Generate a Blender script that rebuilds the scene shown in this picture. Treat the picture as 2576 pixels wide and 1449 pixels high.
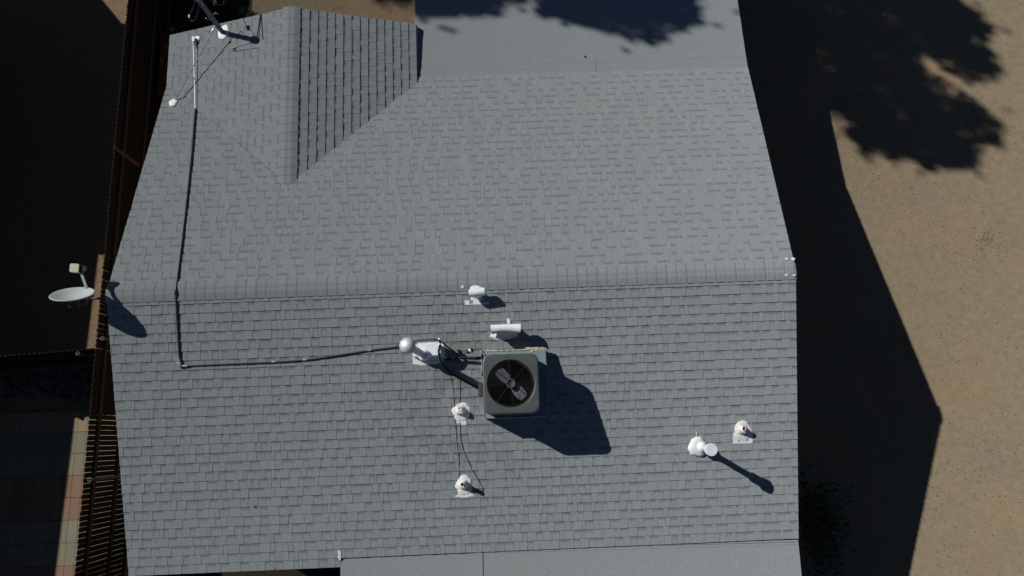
import bpy, bmesh, math, random
from mathutils import Vector as V, Matrix, Euler
from mathutils.geometry import intersect_line_plane
R = random.Random(7)
PI = math.pi
sc = bpy.context.scene
for o in list(bpy.data.objects): bpy.data.objects.remove(o)

# ------------------------------------------------------------------ camera, sky, sun, exposure
ZR = 3.45                                    # height of the main ridge above the ground
CAM = V((5.8189, -2.3290, 10.1001 + ZR))
ROT = Euler((0.2158, -0.0121, -0.0325), 'XYZ')
FPX = 1714.6
cd = bpy.data.cameras.new('camera'); cam = bpy.data.objects.new('camera', cd)
sc.collection.objects.link(cam); cam.location = CAM; cam.rotation_euler = ROT
cd.sensor_width = 36; cd.lens = FPX / 2576 * 36; cd.clip_start = .05; cd.clip_end = 500
sc.camera = cam
CM = ROT.to_matrix()
SD = V((1.185, -0.655, -1.0))                # direction the sunlight travels
w = bpy.data.worlds.new('World'); sc.world = w; w.use_nodes = True
nt = w.node_tree; bg = nt.nodes['Background']
sky = nt.nodes.new('ShaderNodeTexSky'); sky.sky_type = 'NISHITA'; sky.sun_disc = False
elev = math.atan2(1, math.hypot(SD.x, SD.y))
sky.sun_elevation = elev
sky.sun_rotation = math.atan2(-SD.x, -SD.y)
sky.air_density = 0.42; sky.dust_density = 0.12; sky.ozone_density = 1.2
nt.links.new(sky.outputs[0], bg.inputs[0]); bg.inputs[1].default_value = 0.05
sl = bpy.data.lights.new('sun', 'SUN'); sl.energy = 4.8; sl.angle = math.radians(0.53); sl.color = (1, .96, .90)
so = bpy.data.objects.new('sun', sl); sc.collection.objects.link(so)
so.rotation_euler = SD.to_track_quat('-Z', 'Y').to_euler(); so.location = (-10, 10, 20)
sc.view_settings.view_transform = 'Standard'; sc.view_settings.look = 'None'
sc.view_settings.exposure = -0.25; sc.view_settings.gamma = 1
sc.render.resolution_x = 1024; sc.render.resolution_y = 576

# ------------------------------------------------------------------ helpers
def ray(px): return CM @ V(((px[0]-1288)/FPX, -(px[1]-724.5)/FPX, -1))
def onz(px, z):
    d = ray(px); return CAM + d*((z-CAM.z)/d.z)
def plane(a, b, c):
    n = (b-a).cross(c-a).normalized()
    if n.z < 0: n = -n
    return (n, n.dot(a))
def onp(px, P):
    d = ray(px); n, c = P; return CAM + d*((c-n.dot(CAM))/n.dot(d))
def onyp(px, y):
    d = ray(px); return CAM + d*((y-CAM.y)/d.y)
def above(P, p): n, c = P; return (n.dot(p)-c)/n.z
def drop(P, x, y): n, c = P; return V((x, y, (c-n.x*x-n.y*y)/n.z))
def meet(px, spx, P):
    """point seen at px whose sun shadow falls on plane P at spx (closest point of the two lines)"""
    S = onp(spx, P); d = ray(px).normalized(); s = -SD.normalized(); w0 = CAM-S
    b = d.dot(s); D = d.dot(w0); E_ = s.dot(w0); den = 1-b*b
    t = (b*E_-D)/den; u = (E_-b*D)/den
    return ((CAM+d*t)+(S+s*u))/2

class MB:
    def __init__(s): s.v=[]; s.f=[]; s.c=[]; s.sm=[]
    def face(s, pts, col=(1,0,0,1), smooth=False):
        n=len(s.v); s.v += [tuple(p) for p in pts]; s.f.append(tuple(range(n,n+len(pts)))); s.sm.append(smooth)
        s.c.append(col if isinstance(col[0], (tuple,list)) else [col]*len(pts))
    def mesh(s, verts, faces, smooth=False, col=(1,0,0,1)):
        n=len(s.v); s.v += [tuple(p) for p in verts]
        for f in faces: s.f.append(tuple(i+n for i in f)); s.sm.append(smooth); s.c.append([col]*len(f))
    def box(s, c, sx, sy, sz, M=None, col=(1,0,0,1)):
        c=V(c); vs=[]
        for x in (-.5,.5):
            for y in (-.5,.5):
                for z in (-.5,.5):
                    p=V((x*sx,y*sy,z*sz)); vs.append(c+(M@p if M else p))
        s.mesh(vs, [(0,1,3,2),(4,6,7,5),(0,4,5,1),(2,3,7,6),(0,2,6,4),(1,5,7,3)], col=col)
    def prism(s, poly, z0, z1, M=None, O=V((0,0,0)), smooth=False):
        n=len(poly); M = M or Matrix.Identity(3)
        a=[O+M@V((p[0],p[1],z0)) for p in poly]; b=[O+M@V((p[0],p[1],z1)) for p in poly]
        s.mesh(a+b, [tuple(range(n))[::-1], tuple(range(n,2*n))])
        s.mesh(a+b, [(i,(i+1)%n,n+(i+1)%n,n+i) for i in range(n)], smooth)
    def tube(s, pts, r, n=8, cap=True):
        pts=[V(p) for p in pts]; rs = r if isinstance(r,(list,tuple)) else [r]*len(pts)
        vs=[]; up=None
        for i,p in enumerate(pts):
            t=((pts[min(i+1,len(pts)-1)]-pts[max(i-1,0)])).normalized()
            if up is None: up = t.orthogonal().normalized()
            up=(up-t*up.dot(t)).normalized(); b=t.cross(up)
            for k in range(n):
                a=2*PI*k/n; vs.append(p+(up*math.cos(a)+b*math.sin(a))*rs[i])
        fs=[(i*n+k,i*n+(k+1)%n,(i+1)*n+(k+1)%n,(i+1)*n+k) for i in range(len(pts)-1) for k in range(n)]
        s.mesh(vs,fs,True)
        if cap:
            s.mesh(vs[:n],[tuple(range(n))[::-1]]); s.mesh(vs[-n:],[tuple(range(n))])
    def lathe(s, prof, O, ax=V((0,0,1)), n=24, smooth=True, jit=0, caps=True):
        ax=V(ax).normalized(); u=ax.orthogonal().normalized(); b=ax.cross(u); O=V(O); vs=[]
        for r,h in prof:
            for k in range(n):
                a=2*PI*k/n; rr=r*(1+(R.uniform(-jit,jit) if jit else 0))
                vs.append(O+ax*h+(u*math.cos(a)+b*math.sin(a))*rr)
        s.mesh(vs,[(i*n+k,i*n+(k+1)%n,(i+1)*n+(k+1)%n,(i+1)*n+k) for i in range(len(prof)-1) for k in range(n)],smooth)
        if caps and prof[-1][0]>1e-4: s.mesh(vs[-n:],[tuple(range(n))])
        if caps and prof[0][0]>1e-4: s.mesh(vs[:n],[tuple(range(n))[::-1]])
    def obj(s, name, mat, parent=None, attr=False, bevel=0):
        me=bpy.data.meshes.new(name); me.from_pydata(s.v,[],s.f)
        me.polygons.foreach_set('use_smooth', s.sm)
        if attr:
            ca=me.color_attributes.new('info','FLOAT_COLOR','CORNER'); flat=[]
            for cs in s.c:
                for c in cs: flat += list(c)
            ca.data.foreach_set('color', flat)
        me.materials.append(mat); me.update()
        o=bpy.data.objects.new(name, me); sc.collection.objects.link(o)
        if bevel:
            m=o.modifiers.new('bevel','BEVEL'); m.width=bevel; m.segments=3; m.limit_method='ANGLE'
        if parent: adopt(o,parent)
        return o
def adopt(o, parent):
    o.parent=parent; bpy.context.view_layer.update(); o.matrix_parent_inverse=parent.matrix_world.inverted()
def tag(o, label, cat=None, group=None, kind=None):
    if label: o['label']=label
    if cat: o['category']=cat
    if group: o['group']=group
    if kind: o['kind']=kind
    return o
def thing(name, label, cat, loc=(0,0,0), group=None):
    o=bpy.data.objects.new(name,None); sc.collection.objects.link(o); o.location=loc; o.empty_display_size=.1
    bpy.context.view_layer.update()
    return tag(o,label,cat,group)
def frame(n, x=V((1,0,0))):
    n=n.normalized(); x=(x-n*x.dot(n)).normalized(); y=n.cross(x)
    return Matrix((x,y,n)).transposed()
def spline(pts, k=8):
    pts=[V(p) for p in pts]; out=[]
    P=[pts[0]*2-pts[1]]+pts+[pts[-1]*2-pts[-2]]
    for i in range(1,len(P)-2):
        for j in range(k):
            t=j/k; a,b,c,d=P[i-1],P[i],P[i+1],P[i+2]
            out.append(.5*((2*b)+(c-a)*t+(2*a-5*b+4*c-d)*t*t+(3*b-a-3*c+d)*t**3))
    out.append(pts[-1]); return out
def blob(rx, ry, n=28, jag=.12, seed=0):
    q=random.Random(seed); ph=[q.uniform(0,6.28) for _ in range(4)]
    return [(rx*math.cos(2*PI*k/n)*(1+jag*(.5*math.sin(3*2*PI*k/n+ph[0])+.3*math.sin(7*2*PI*k/n+ph[1]))+q.uniform(-jag,jag)*.4),
             ry*math.sin(2*PI*k/n)*(1+jag*(.5*math.sin(2*2*PI*k/n+ph[2])+.3*math.sin(5*2*PI*k/n+ph[3]))+q.uniform(-jag,jag)*.4)) for k in range(n)]

# ------------------------------------------------------------------ materials
def mat(name, col, rough=.8, metal=0, spec=.3):
    m=bpy.data.materials.new(name); m.use_nodes=True; b=m.node_tree.nodes['Principled BSDF']
    b.inputs['Base Color'].default_value=(*col,1); b.inputs['Roughness'].default_value=rough
    b.inputs['Metallic'].default_value=metal; b.inputs['Specular IOR Level'].default_value=spec
    return m
class N:
    def __init__(s, m): s.t=m.node_tree; s.b=s.t.nodes['Principled BSDF']; s.co=s.t.nodes.new('ShaderNodeTexCoord')
    def add(s, typ, **k):
        n=s.t.nodes.new(typ)
        for a,b in k.items(): setattr(n,a,b)
        return n
    def ln(s,a,b): s.t.links.new(a,b)
    def noise(s, scale, detail=4, rough=.6, vec=None):
        n=s.add('ShaderNodeTexNoise'); n.inputs['Scale'].default_value=scale; n.inputs['Detail'].default_value=detail
        n.inputs['Roughness'].default_value=rough; s.ln(vec or s.co.outputs['Object'], n.inputs['Vector']); return n.outputs['Fac']
    def ramp(s, fac, stops):
        n=s.add('ShaderNodeValToRGB'); s.ln(fac,n.inputs[0]); e=n.color_ramp.elements
        while len(e)<len(stops): e.new(.5)
        for i,(p,c) in enumerate(stops):
            e[i].position=p; e[i].color=(*c,1) if len(c)==3 else c
        return n.outputs[0]
    def mix(s, a, b, fac, mode='MIX'):
        n=s.add('ShaderNodeMix', data_type='RGBA', blend_type=mode)
        for v,i in ((a,6),(b,7)):
            if isinstance(v,tuple): n.inputs[i].default_value=(*v,1)
            else: s.ln(v,n.inputs[i])
        if isinstance(fac,(int,float)): n.inputs[0].default_value=fac
        else: s.ln(fac,n.inputs[0])
        return n.outputs[2]
    def math(s, op, a, b=None, clamp=False):
        n=s.add('ShaderNodeMath', operation=op, use_clamp=clamp)
        for v,i in ((a,0),(b,1)):
            if v is None: continue
            if isinstance(v,(int,float)): n.inputs[i].default_value=v
            else: s.ln(v,n.inputs[i])
        return n.outputs[0]
    def map(s, v, a, b, c=0, d=1):
        n=s.add('ShaderNodeMapRange'); s.ln(v,n.inputs[0])
        for i,x in enumerate((a,b,c,d)): n.inputs[i+1].default_value=x
        return n.outputs[0]
    def bump(s, h, dist, strength=1):
        n=s.add('ShaderNodeBump'); n.inputs['Strength'].default_value=strength; n.inputs['Distance'].default_value=dist
        s.ln(h,n.inputs['Height']); s.ln(n.outputs[0], s.b.inputs['Normal'])
    def color(s, c): s.ln(c, s.b.inputs['Base Color'])

G0 = (.215,.238,.240)
def shingle_mat(name, rolled=False):
    m=mat(name, G0, .95, 0, .15); n=N(m); m.node_tree.nodes['Principled BSDF'].inputs['Diffuse Roughness'].default_value=.65
    patch=n.noise(.55,3); hue=n.ramp(patch,[(.32,(.302,.340,.346)),(.52,(.300,.336,.354)),(.70,(.298,.330,.364))])
    c=n.mix(hue,(.5,.5,.5),0)
    gr=n.noise(230,2,.7); c=n.mix(c,n.ramp(gr,[(.3,(.55,.55,.56)),(.7,(1.42,1.42,1.40))]),1,'MULTIPLY')
    g2=n.noise(45,3,.7); c=n.mix(c,n.ramp(g2,[(.3,(.86,.86,.86)),(.7,(1.13,1.13,1.13))]),1,'MULTIPLY')
    if not rolled:
        at=n.add('ShaderNodeVertexColor', layer_name='info'); sp=n.add('ShaderNodeSeparateColor'); n.ln(at.outputs[0],sp.inputs[0])
        tone=n.map(sp.outputs[0],0,1,.95,1.06)
        cc=n.add('ShaderNodeCombineColor'); [n.ln(tone,cc.inputs[i]) for i in range(3)]
        c=n.mix(c,cc.outputs[0],1,'MULTIPLY')
        wob=n.math('ADD',sp.outputs[2],n.math('MULTIPLY',n.math('SUBTRACT',n.noise(90,2),.5),.35))
        band=n.math('MULTIPLY',n.map(wob,.60,.80),sp.outputs[1])
        c=n.mix(c,(.13,.145,.16),n.math('MULTIPLY',band,.50,True))
    sp2=n.ramp(n.noise(9,6,.75),[(.70,(0,0,0)),(.78,(1,1,1))])
    c=n.mix(c,(.09,.09,.085),n.math('MULTIPLY',sp2,.22))
    if not rolled:
        # weather stains round the foot of the air conditioner and its cables
        mp=n.add('ShaderNodeVectorMath',operation='DISTANCE'); n.ln(n.co.outputs['Object'],mp.inputs[0]); mp.inputs[1].default_value=(5.3,-1.75,ZR-.5)
        near=n.map(mp.outputs['Value'],.5,1.9,1,0)
        st=n.math('MULTIPLY',n.map(n.noise(3.2,7,.7),.45,.68),near)
        c=n.mix(c,(.115,.112,.105),n.math('MULTIPLY',st,.55,True))
        st2=n.math('MULTIPLY',n.map(n.noise(22,5,.75),.60,.68),near)
        c=n.mix(c,(.05,.05,.05),n.math('MULTIPLY',st2,.6,True))
    n.color(c); n.bump(n.math('ADD',gr,n.math('MULTIPLY',g2,.6)),.0022,.8)
    return m
M_sh=shingle_mat('shingle'); M_roll=shingle_mat('rolled_roofing',True)
def sand_mat():
    m=mat('sand',(.4,.3,.2),.95,0,.1); n=N(m); n.b.inputs['Diffuse Roughness'].default_value=1
    base=n.ramp(n.noise(.35,5,.6),[(.3,(.246,.202,.138)),(.5,(.275,.228,.156)),(.72,(.260,.220,.162))])
    c=n.mix(base,n.ramp(n.noise(6,5,.7),[(.3,(.86,.85,.84)),(.7,(1.12,1.12,1.12))]),1,'MULTIPLY')
    c=n.mix(c,n.ramp(n.noise(60,4,.75),[(.3,(.90,.90,.90)),(.7,(1.09,1.09,1.09))]),1,'MULTIPLY')
    dk=n.ramp(n.noise(26,5,.8),[(.67,(0,0,0)),(.73,(1,1,1))]); c=n.mix(c,(.13,.10,.075),n.math('MULTIPLY',dk,.75))
    zone=n.map(n.noise(.6,4),.52,.66); gv=n.math('MULTIPLY',n.map(n.noise(38,4,.8),.56,.63),zone); c=n.mix(c,(.17,.14,.12),n.math('MULTIPLY',gv,.6))
    pk=n.map(n.noise(.45,4),.50,.68); c=n.mix(c,(.335,.225,.130),n.math('MULTIPLY',pk,.5)); gz=n.map(n.noise(.7,5,.7),.55,.72); c=n.mix(c,(.215,.195,.160),n.math('MULTIPLY',gz,.35))
    n.color(c); n.bump(n.math('ADD',n.noise(30,6,.75),n.math('MULTIPLY',n.noise(4,4),1.5)),.016,.7); return m
M_sand=sand_mat()
def soil_mat():
    m=mat('gravelly_soil',(.3,.21,.13),.95,0,.1); n=N(m)
    c=n.ramp(n.noise(38,6,.85),[(.32,(.11,.075,.045)),(.5,(.30,.205,.125)),(.68,(.50,.37,.25))]); n.color(c)
    n.bump(n.noise(34,6,.85),.05,1); return m
M_soil=soil_mat()
def wood_mat(name,a,b,axis_scale=(3,3,14)):
    m=mat(name,a,.85,0,.2); n=N(m); mp=n.add('ShaderNodeMapping'); n.ln(n.co.outputs['Object'],mp.inputs[0]); mp.inputs['Scale'].default_value=axis_scale
    c=n.ramp(n.noise(3,6,.7,mp.outputs[0]),[(.3,a),(.7,b)]); n.color(c); n.bump(n.noise(9,5,.7,mp.outputs[0]),.004,.6); return m
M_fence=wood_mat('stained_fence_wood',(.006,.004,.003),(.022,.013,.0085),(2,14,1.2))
M_rail=wood_mat('fence_rail_wood',(.025,.019,.013),(.055,.040,.028),(14,2,14))
def noisy(name,a,b,scale,rough=.7,metal=0,bump=.0,bs=40,spec=.3):
    m=mat(name,a,rough,metal,spec); n=N(m); n.color(n.ramp(n.noise(scale,5,.65),[(.32,a),(.68,b)]))
    if bump: n.bump(n.noise(bs,5,.65),bump,.8)
    return m
M_white=noisy('white_painted_metal',(.70,.76,.80),(.84,.89,.92),9,.45,0,.002,14)
M_seal=noisy('white_roof_sealant',(.72,.74,.73),(.86,.87,.85),14,.75,0,.012,26)
M_cream=noisy('aged_cream_sealant',(.34,.29,.22),(.66,.60,.50),22,.8,0,.012,40)
M_boot=noisy('weathered_white_boot',(.54,.50,.44),(.80,.79,.76),16,.7,0,.006,30)
M_galv=noisy('galvanised_steel',(.36,.385,.40),(.52,.55,.57),18,.42,.7,.001,30)
M_cap=noisy('dull_aluminium_paint',(.42,.46,.49),(.62,.66,.69),11,.42,.25,.004,16)
M_curb=noisy('blue_grey_sheet_metal',(.20,.27,.31),(.30,.38,.42),7,.5,.35,.002,10)
M_cover=noisy('grey_enamelled_steel',(.072,.080,.080),(.088,.096,.096),5,.42,0,.0006,8,.5)
M_shell=noisy('dark_louvred_steel',(.05,.055,.06),(.08,.085,.09),6,.5)
M_black=mat('black_inside',(.006,.006,.006),.9,0,.05)
M_wire=mat('black_coated_wire',(.014,.0135,.013),.55,0,.3)
M_blade=noisy('pale_aluminium_blade',(.13,.15,.19),(.21,.23,.28),8,.6,.05)
M_cable=mat('black_cable_rubber',(.016,.016,.018),.5,0,.4)
M_cond=noisy('weathered_conduit',(.10,.11,.12),(.22,.235,.245),25,.45,.6)
M_mast=noisy('dark_grey_mast_steel',(.07,.08,.10),(.13,.145,.165),14,.32,.7)
M_dish=noisy('pale_grey_dish_paint',(.40,.45,.45),(.47,.52,.52),6,.5,0)
M_lnb=noisy('yellowed_plastic',(.70,.78,.55),(.78,.85,.63),5,.5)
M_dgrey=mat('dark_grey_plastic',(.045,.048,.05),.6)
M_rock=noisy('river_rock',(.06,.06,.07),(.16,.15,.15),6,.8,0,.01,12)
M_peb=noisy('dark_pebble',(.09,.07,.055),(.22,.17,.12),9,.9)
M_stucco=noisy('tan_stucco',(.30,.24,.18),(.36,.30,.23),12,.95,0,.01,60)
M_fascia=noisy('grey_painted_fascia',(.20,.22,.225),(.25,.27,.27),8,.8)
M_bark=noisy('bark',(.07,.05,.035),(.16,.12,.09),10,.95,0,.03,20)
M_leaf=noisy('leaf',(.035,.075,.02),(.08,.13,.04),3,.6)
M_dleaf=noisy('dark_leaf',(.02,.030,.014),(.045,.06,.028),3,.7)
M_grass=noisy('dry_shrub_green',(.03,.038,.012),(.07,.07,.03),6,.8)
M_red=mat('red_petal',(.22,.04,.02),.6)
M_rim=noisy('dull_pipe_rim',(.22,.22,.20),(.32,.32,.29),20,.6,.3)
M_dcond=noisy('dark_weathered_conduit',(.035,.04,.045),(.10,.11,.12),25,.4,.6)
M_shade_ground=noisy('shade_black_ground',(.012,.010,.008),(.03,.025,.018),14,.95,0,.02,30)  # near-black ground colour standing in for shade
M_plank=noisy('orange_raw_wood',(.11,.045,.018),(.17,.075,.03),8,.8)
M_brown=noisy('rusty_brown_panel',(.07,.035,.02),(.11,.06,.035),5,.8)

# ------------------------------------------------------------------ reference planes of the house
def up_z(v): v=v.copy(); v.z+=ZR; return v
A=onz((268,738),ZR); B=onz((2001,678),ZR)
e=.143
Crl=onz((2008,1363),ZR-1.119); LO=plane(A,B,Crl)
Brk=onz((1880,166),ZR-1.1156); UP=plane(A,B,Brk)
K=onp((421,212),UP); LL=onp((325,1445),LO)
V1=onp((722,468),UP); V2=onp((1050,207),UP)
W1=onz((430,89),K.z); W3=onz((1050,62),K.z); W2=onz((733,19),V1.z)
WL=plane(W1,W2,V1)
WR=plane(W2,V1,V2)
W3=onp((1050,62),WR)
# gently falling patio roof beyond the break
PS=.06; nP=V((0,PS,1)); PA=(nP.normalized(), nP.normalized().dot(Brk))
PS2=.05; nQ=V((0,-PS2,1)); PO=(nQ.normalized(), nQ.normalized().dot(Crl))

# ------------------------------------------------------------------ ground (structure)
m=MB(); S=120
g=40
m.face([(-S,-S,0),(S,-S,0),(S,S,0),(-S,S,0)])
ground=m.obj('ground',M_sand); tag(ground,'light brown compacted sandy ground around the house','ground',kind='structure')
FXb=onz((200,1036),0)  # shadow boundary reference on the neighbour side
FH=1.53
def fpt(px): return onz(px,FH)
ftop=[fpt(p) for p in ((322,0),(307,186),(283,483),(265,643),(247,849),(232,1010),(210,1223),(188,1449))]
f0=ftop[0]; f1=ftop[-1]
fd=(f1-f0).normalized(); fd.z=0; fd.normalize(); fn=V((-fd.y,fd.x,0))
if fn.x<0: fn=-fn            # towards our house
def fx(y): t=(y-f0.y)/fd.y; return f0.x+fd.x*t
cfL=onz((0,896),FH); cfR=onz((237,877),FH)     # cross fence top line
m=MB(); ys0=cfR.y; 
m.face([(-14,ys0,.008),(fx(ys0)-.01,ys0,.008),(fx(16)-.01,16,.008),(-14,16,.008)][:4])
soil=m.obj('gravel_yard',M_soil); tag(soil,'brown gravelly yard soil left of the brown fence','yard',kind='structure')

# pavers
def paver_mat():
    m=mat('concrete_pavers',(.3,.25,.2),.9,0,.15); n=N(m)
    at=n.add('ShaderNodeVertexColor', layer_name='info')
    c=n.mix(at.outputs[0],n.ramp(n.noise(55,4,.8),[(.3,(.72,.72,.72)),(.7,(1.25,1.25,1.25))]),1,'MULTIPLY'); n.color(c)
    n.bump(n.noise(70,4,.8),.004,.7); return m
M_pav=paver_mat()
ry=[onz(p,0).y for p in ((200,1036),(195,1090),(190,1138))]
m=MB(); py0=onz((200,1034),0).y; pitch=.405
T_,G_,R_=(.30,.23,.155),(.225,.21,.15),(.235,.15,.108); cols=[T_,G_,G_,R_,R_,G_,G_,R_,R_,G_,G_,R_]
for r in range(12):
    y1=py0+.004-r*pitch; y0=y1-pitch+.008
    x1=fx((y0+y1)/2)-.03
    for k in range(34):
        xr=x1-k*.178; xl=xr-.172; c=cols[r]; q=R.uniform(.9,1.08); c=(c[0]*q,c[1]*q,c[2]*q,1)
        m.box(((xl+xr)/2,(y0+y1)/2,.02),xr-xl,y1-y0,.04+R.uniform(-.002,.002),col=c)
pav=m.obj('paved_patio',M_pav,attr=True); tag(pav,'neighbour patio of tan, green grey and red concrete pavers','patio',kind='structure')

# ------------------------------------------------------------------ house
house=thing('house','single storey house with weathered grey shingle roof seen from above','house',(5.2,0,0))
def shingles(name, P, r0, r1, left, right, n, flip=False, parent=house, seed=1, v_first=.2, extra=0, gp=.0016):
    """r0,r1 ridge ends (left,right as u grows); left/right = (bottom points at course n)"""
    q=random.Random(seed); nrm=P[0]; U=(r1-r0).normalized(); D=U.cross(nrm)
    if D.z>0: D=-D
    def uv(p): d=p-r0; return d.dot(U), d.dot(D)
    uL0,vL0=uv(r0); uR0,vR0=uv(r1); uL1,vL1=uv(left); uR1,vR1=uv(right)
    def uL(v): return uL0+(uL1-uL0)*(v-vL0)/(vL1-vL0)
    def uR(v): return uR0+(uR1-uR0)*(v-vR0)/(vR1-vR0)
    m=MB()
    def pt(u,v,h): return r0+U*u+D*v+nrm*h
    vs=[v_first+e*k for k in range(n)]
    for k,v in enumerate(vs):
        vt=v-e; vt2=vt-.02; a0=uL(v); a1=uR(v)
        if k==0: vt=vt2=max(-.01,v-e)
        u=a0-q.uniform(0,.15); tooth=q.random()<.5; first=True
        jl=None
        while u<a1-.005:
            wd=q.choice([.055,.075,.095,.115,.14,.17]) if tooth else q.choice([.075,.10,.12,.14,.165])
            if q.random()<.05: wd=.035
            un=min(u+wd,a1)
            if a1-un<.03: un=a1
            us=max(u,a0); 
            if un-us>.008:
                t=.0160 if tooth else .0122
                t+=extra+q.uniform(-.0006,.0006)
                dv0=q.uniform(-.0018,.0018); dv1=q.uniform(-.0018,.0018)
                el=uL(vt)-uL(v) if us<=a0+1e-6 else q.uniform(-.001,.001); er=uR(vt)-uR(v) if un>=a1-1e-6 else q.uniform(-.001,.001)
                gap=gp if un<a1 else 0
                p=[pt(us,v+dv0,t),pt(un-gap,v+dv1,t),pt(un-gap+er,vt2,.0015+t*.35),pt(us+el,vt2,.0015+t*.35)]
                b=[pt(us,v+dv0,-.01),pt(un-gap,v+dv1,-.01),pt(un-gap+er,vt2,-.01),pt(us+el,vt2,-.01)]
                tn=min(1,max(0,q.gauss(.5,.2))); bd=1.0 if (not tooth and q.random()<.92) else 0
                c=[(tn,bd,0,1),(tn,bd,0,1),(tn,bd,1.14,1),(tn,bd,1.14,1)]
                cs=(tn,0,0,1)
                fl = (p[1]-p[0]).cross(p[2]-p[0]).dot(nrm)<0
                def add(pts,col):
                    if fl: pts=pts[::-1]; col=col[::-1] if isinstance(col[0],tuple) else col
                    m.face(pts,col)
                add(p,c); add([b[0],b[1],p[1],p[0]],cs); add([b[1],b[2],p[2],p[1]],cs); add([b[3],b[0],p[0],p[3]],cs)
            u=un; tooth = not tooth if q.random()<.86 else tooth
    return m.obj(name,M_sh,parent,attr=True)
def slab(name, pts, nrm, top, thick, mt, parent):
    m=MB(); a=[p+nrm*top for p in pts]; b=[p-V((0,0,thick)) for p in a]; n=len(pts)
    if (a[1]-a[0]).cross(a[2]-a[0]).z<0: a=a[::-1]; b=b[::-1]
    m.face(a); m.face(b[::-1])
    for i in range(n): j=(i+1)%n; m.face([a[i],b[i],b[j],a[j]])
    return m.obj(name,mt,parent)
nlo=LO[0]; nup=UP[0]
# number of courses on each side measured down the slope
def drop_dist(p, a=A, b=B):
    U=(b-a).normalized(); d=p-a; return (d-U*d.dot(U)).length
vLo=drop_dist(LL); vUp=drop_dist(Brk)
LRext=LL+(Crl-onp((857,1395),LO)).normalized()*10.4
# the front slope: eave line left of the porch runs 2 courses lower than the porch joint
PJ=onp((857,1392),LO); 
eR=Crl+(Crl-B).normalized()*.02
nlow=29
rf=shingles('front_roof_slope',LO,A,B,LL,Crl,29,seed=3,v_first=.200,extra=.0045,gp=.0034)
# two further courses left of the porch
def strip(name,P,a,b,c,d,k,seed):
    pass
q=random.Random(11)
U=(B-A).normalized(); Dlo=U.cross(nlo); Dlo=-Dlo if Dlo.z>0 else Dlo
def pt_lo(u,v,h=0): return A+U*u+Dlo*v+nlo*h
m=MB(); uJ=(PJ-A).dot(U); vlast=.2+e*28; vend=(LL-A).dot(Dlo)
for kk in (1,2,3):
    v=vlast+e*kk
    if v>vend+.06: break
    u=(LL-A).dot(U)*v/vend; u0=u; tooth=True
    while u<uJ-.004:
        wd=q.choice([.055,.075,.095,.115,.14,.17]) if tooth else q.choice([.075,.10,.12,.14,.165]); un=min(u+wd,uJ)
        if uJ-un<.03: un=uJ
        t=.0205 if tooth else .0167; tn=min(1,max(0,q.gauss(.5,.2))); bd=0. if tooth else 1.
        g_=.0034
        p=[pt_lo(u,v,t),pt_lo(un-g_,v,t),pt_lo(un-g_,v-e-.02,.0015+t*.35),pt_lo(u,v-e-.02,.0015+t*.35)]; b=[pt_lo(u,v,-.01),pt_lo(un-g_,v,-.01),pt_lo(un-g_,v-e-.02,-.01),pt_lo(u,v-e-.02,-.01)]
        m.face(p,[(tn,bd,0,1),(tn,bd,0,1),(tn,bd,1.14,1),(tn,bd,1.14,1)]); cs=(tn,0,0,1)
        m.face([b[0],b[1],p[1],p[0]],cs); m.face([b[1],b[2],p[2],p[1]],cs); m.face([b[3],b[0],p[0],p[3]],cs)
        u=un; tooth=not tooth if q.random()<.8 else tooth
m.obj('front_eave_courses',M_sh,house,attr=True)
ru=shingles('rear_roof_slope',UP,A,B,K,Brk,29,seed=5,v_first=.195,gp=.0022)
ZW=V1.copy()
W1b=W1; wlb=K.copy()
# wing: left slope runs from gable back under the main slope
wU=(V1-W2)
def ext(p, d): return p+(V1-W2).normalized()*d
nw=int(((W1-W2)-((W1-W2).dot(wU.normalized()))*wU.normalized()).length/e)
Lk=ext(W1,.98)
sw=shingles('wing_left_slope',WL,W2,V1,W1,Lk+ (V1-W2)*0,nw,seed=8,v_first=.165)
Rk=ext(W3,1.25)
nw2=int(((W3-W2)-((W3-W2).dot(wU.normalized()))*wU.normalized()).length/e)
sr=shingles('wing_right_slope',WR,W2,V1,W3,Rk,nw2,seed=9,v_first=.165,extra=.004,gp=.003)
m=MB(); va=V1+V((.0,.02,.018)); vb=K+V((.05,0,.016)); m.tube([va.lerp(vb,i/12)+V((0,0,.003*math.sin(i*2.1))) for i in range(13)],.0045,6); m.obj('valley_gap_shade',M_cable,house)  # dark tube painted in as the shaded gap along the valley
# roof decks (thickness and fascia)
slab('roof_deck',[A,B,Crl,PJ,pt_lo(uJ,vend),LL],nlo,-.012,.14,M_fascia,house)
slab('roof_deck',[A,B,Brk,K],nup,-.012,.14,M_fascia,house)
slab('roof_deck',[W2,V1,ext(W1,1.0),W1],WL[0],-.012,.12,M_fascia,house)
slab('roof_deck',[W2,V1,V2,W3],WR[0],-.012,.12,M_fascia,house)

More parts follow.
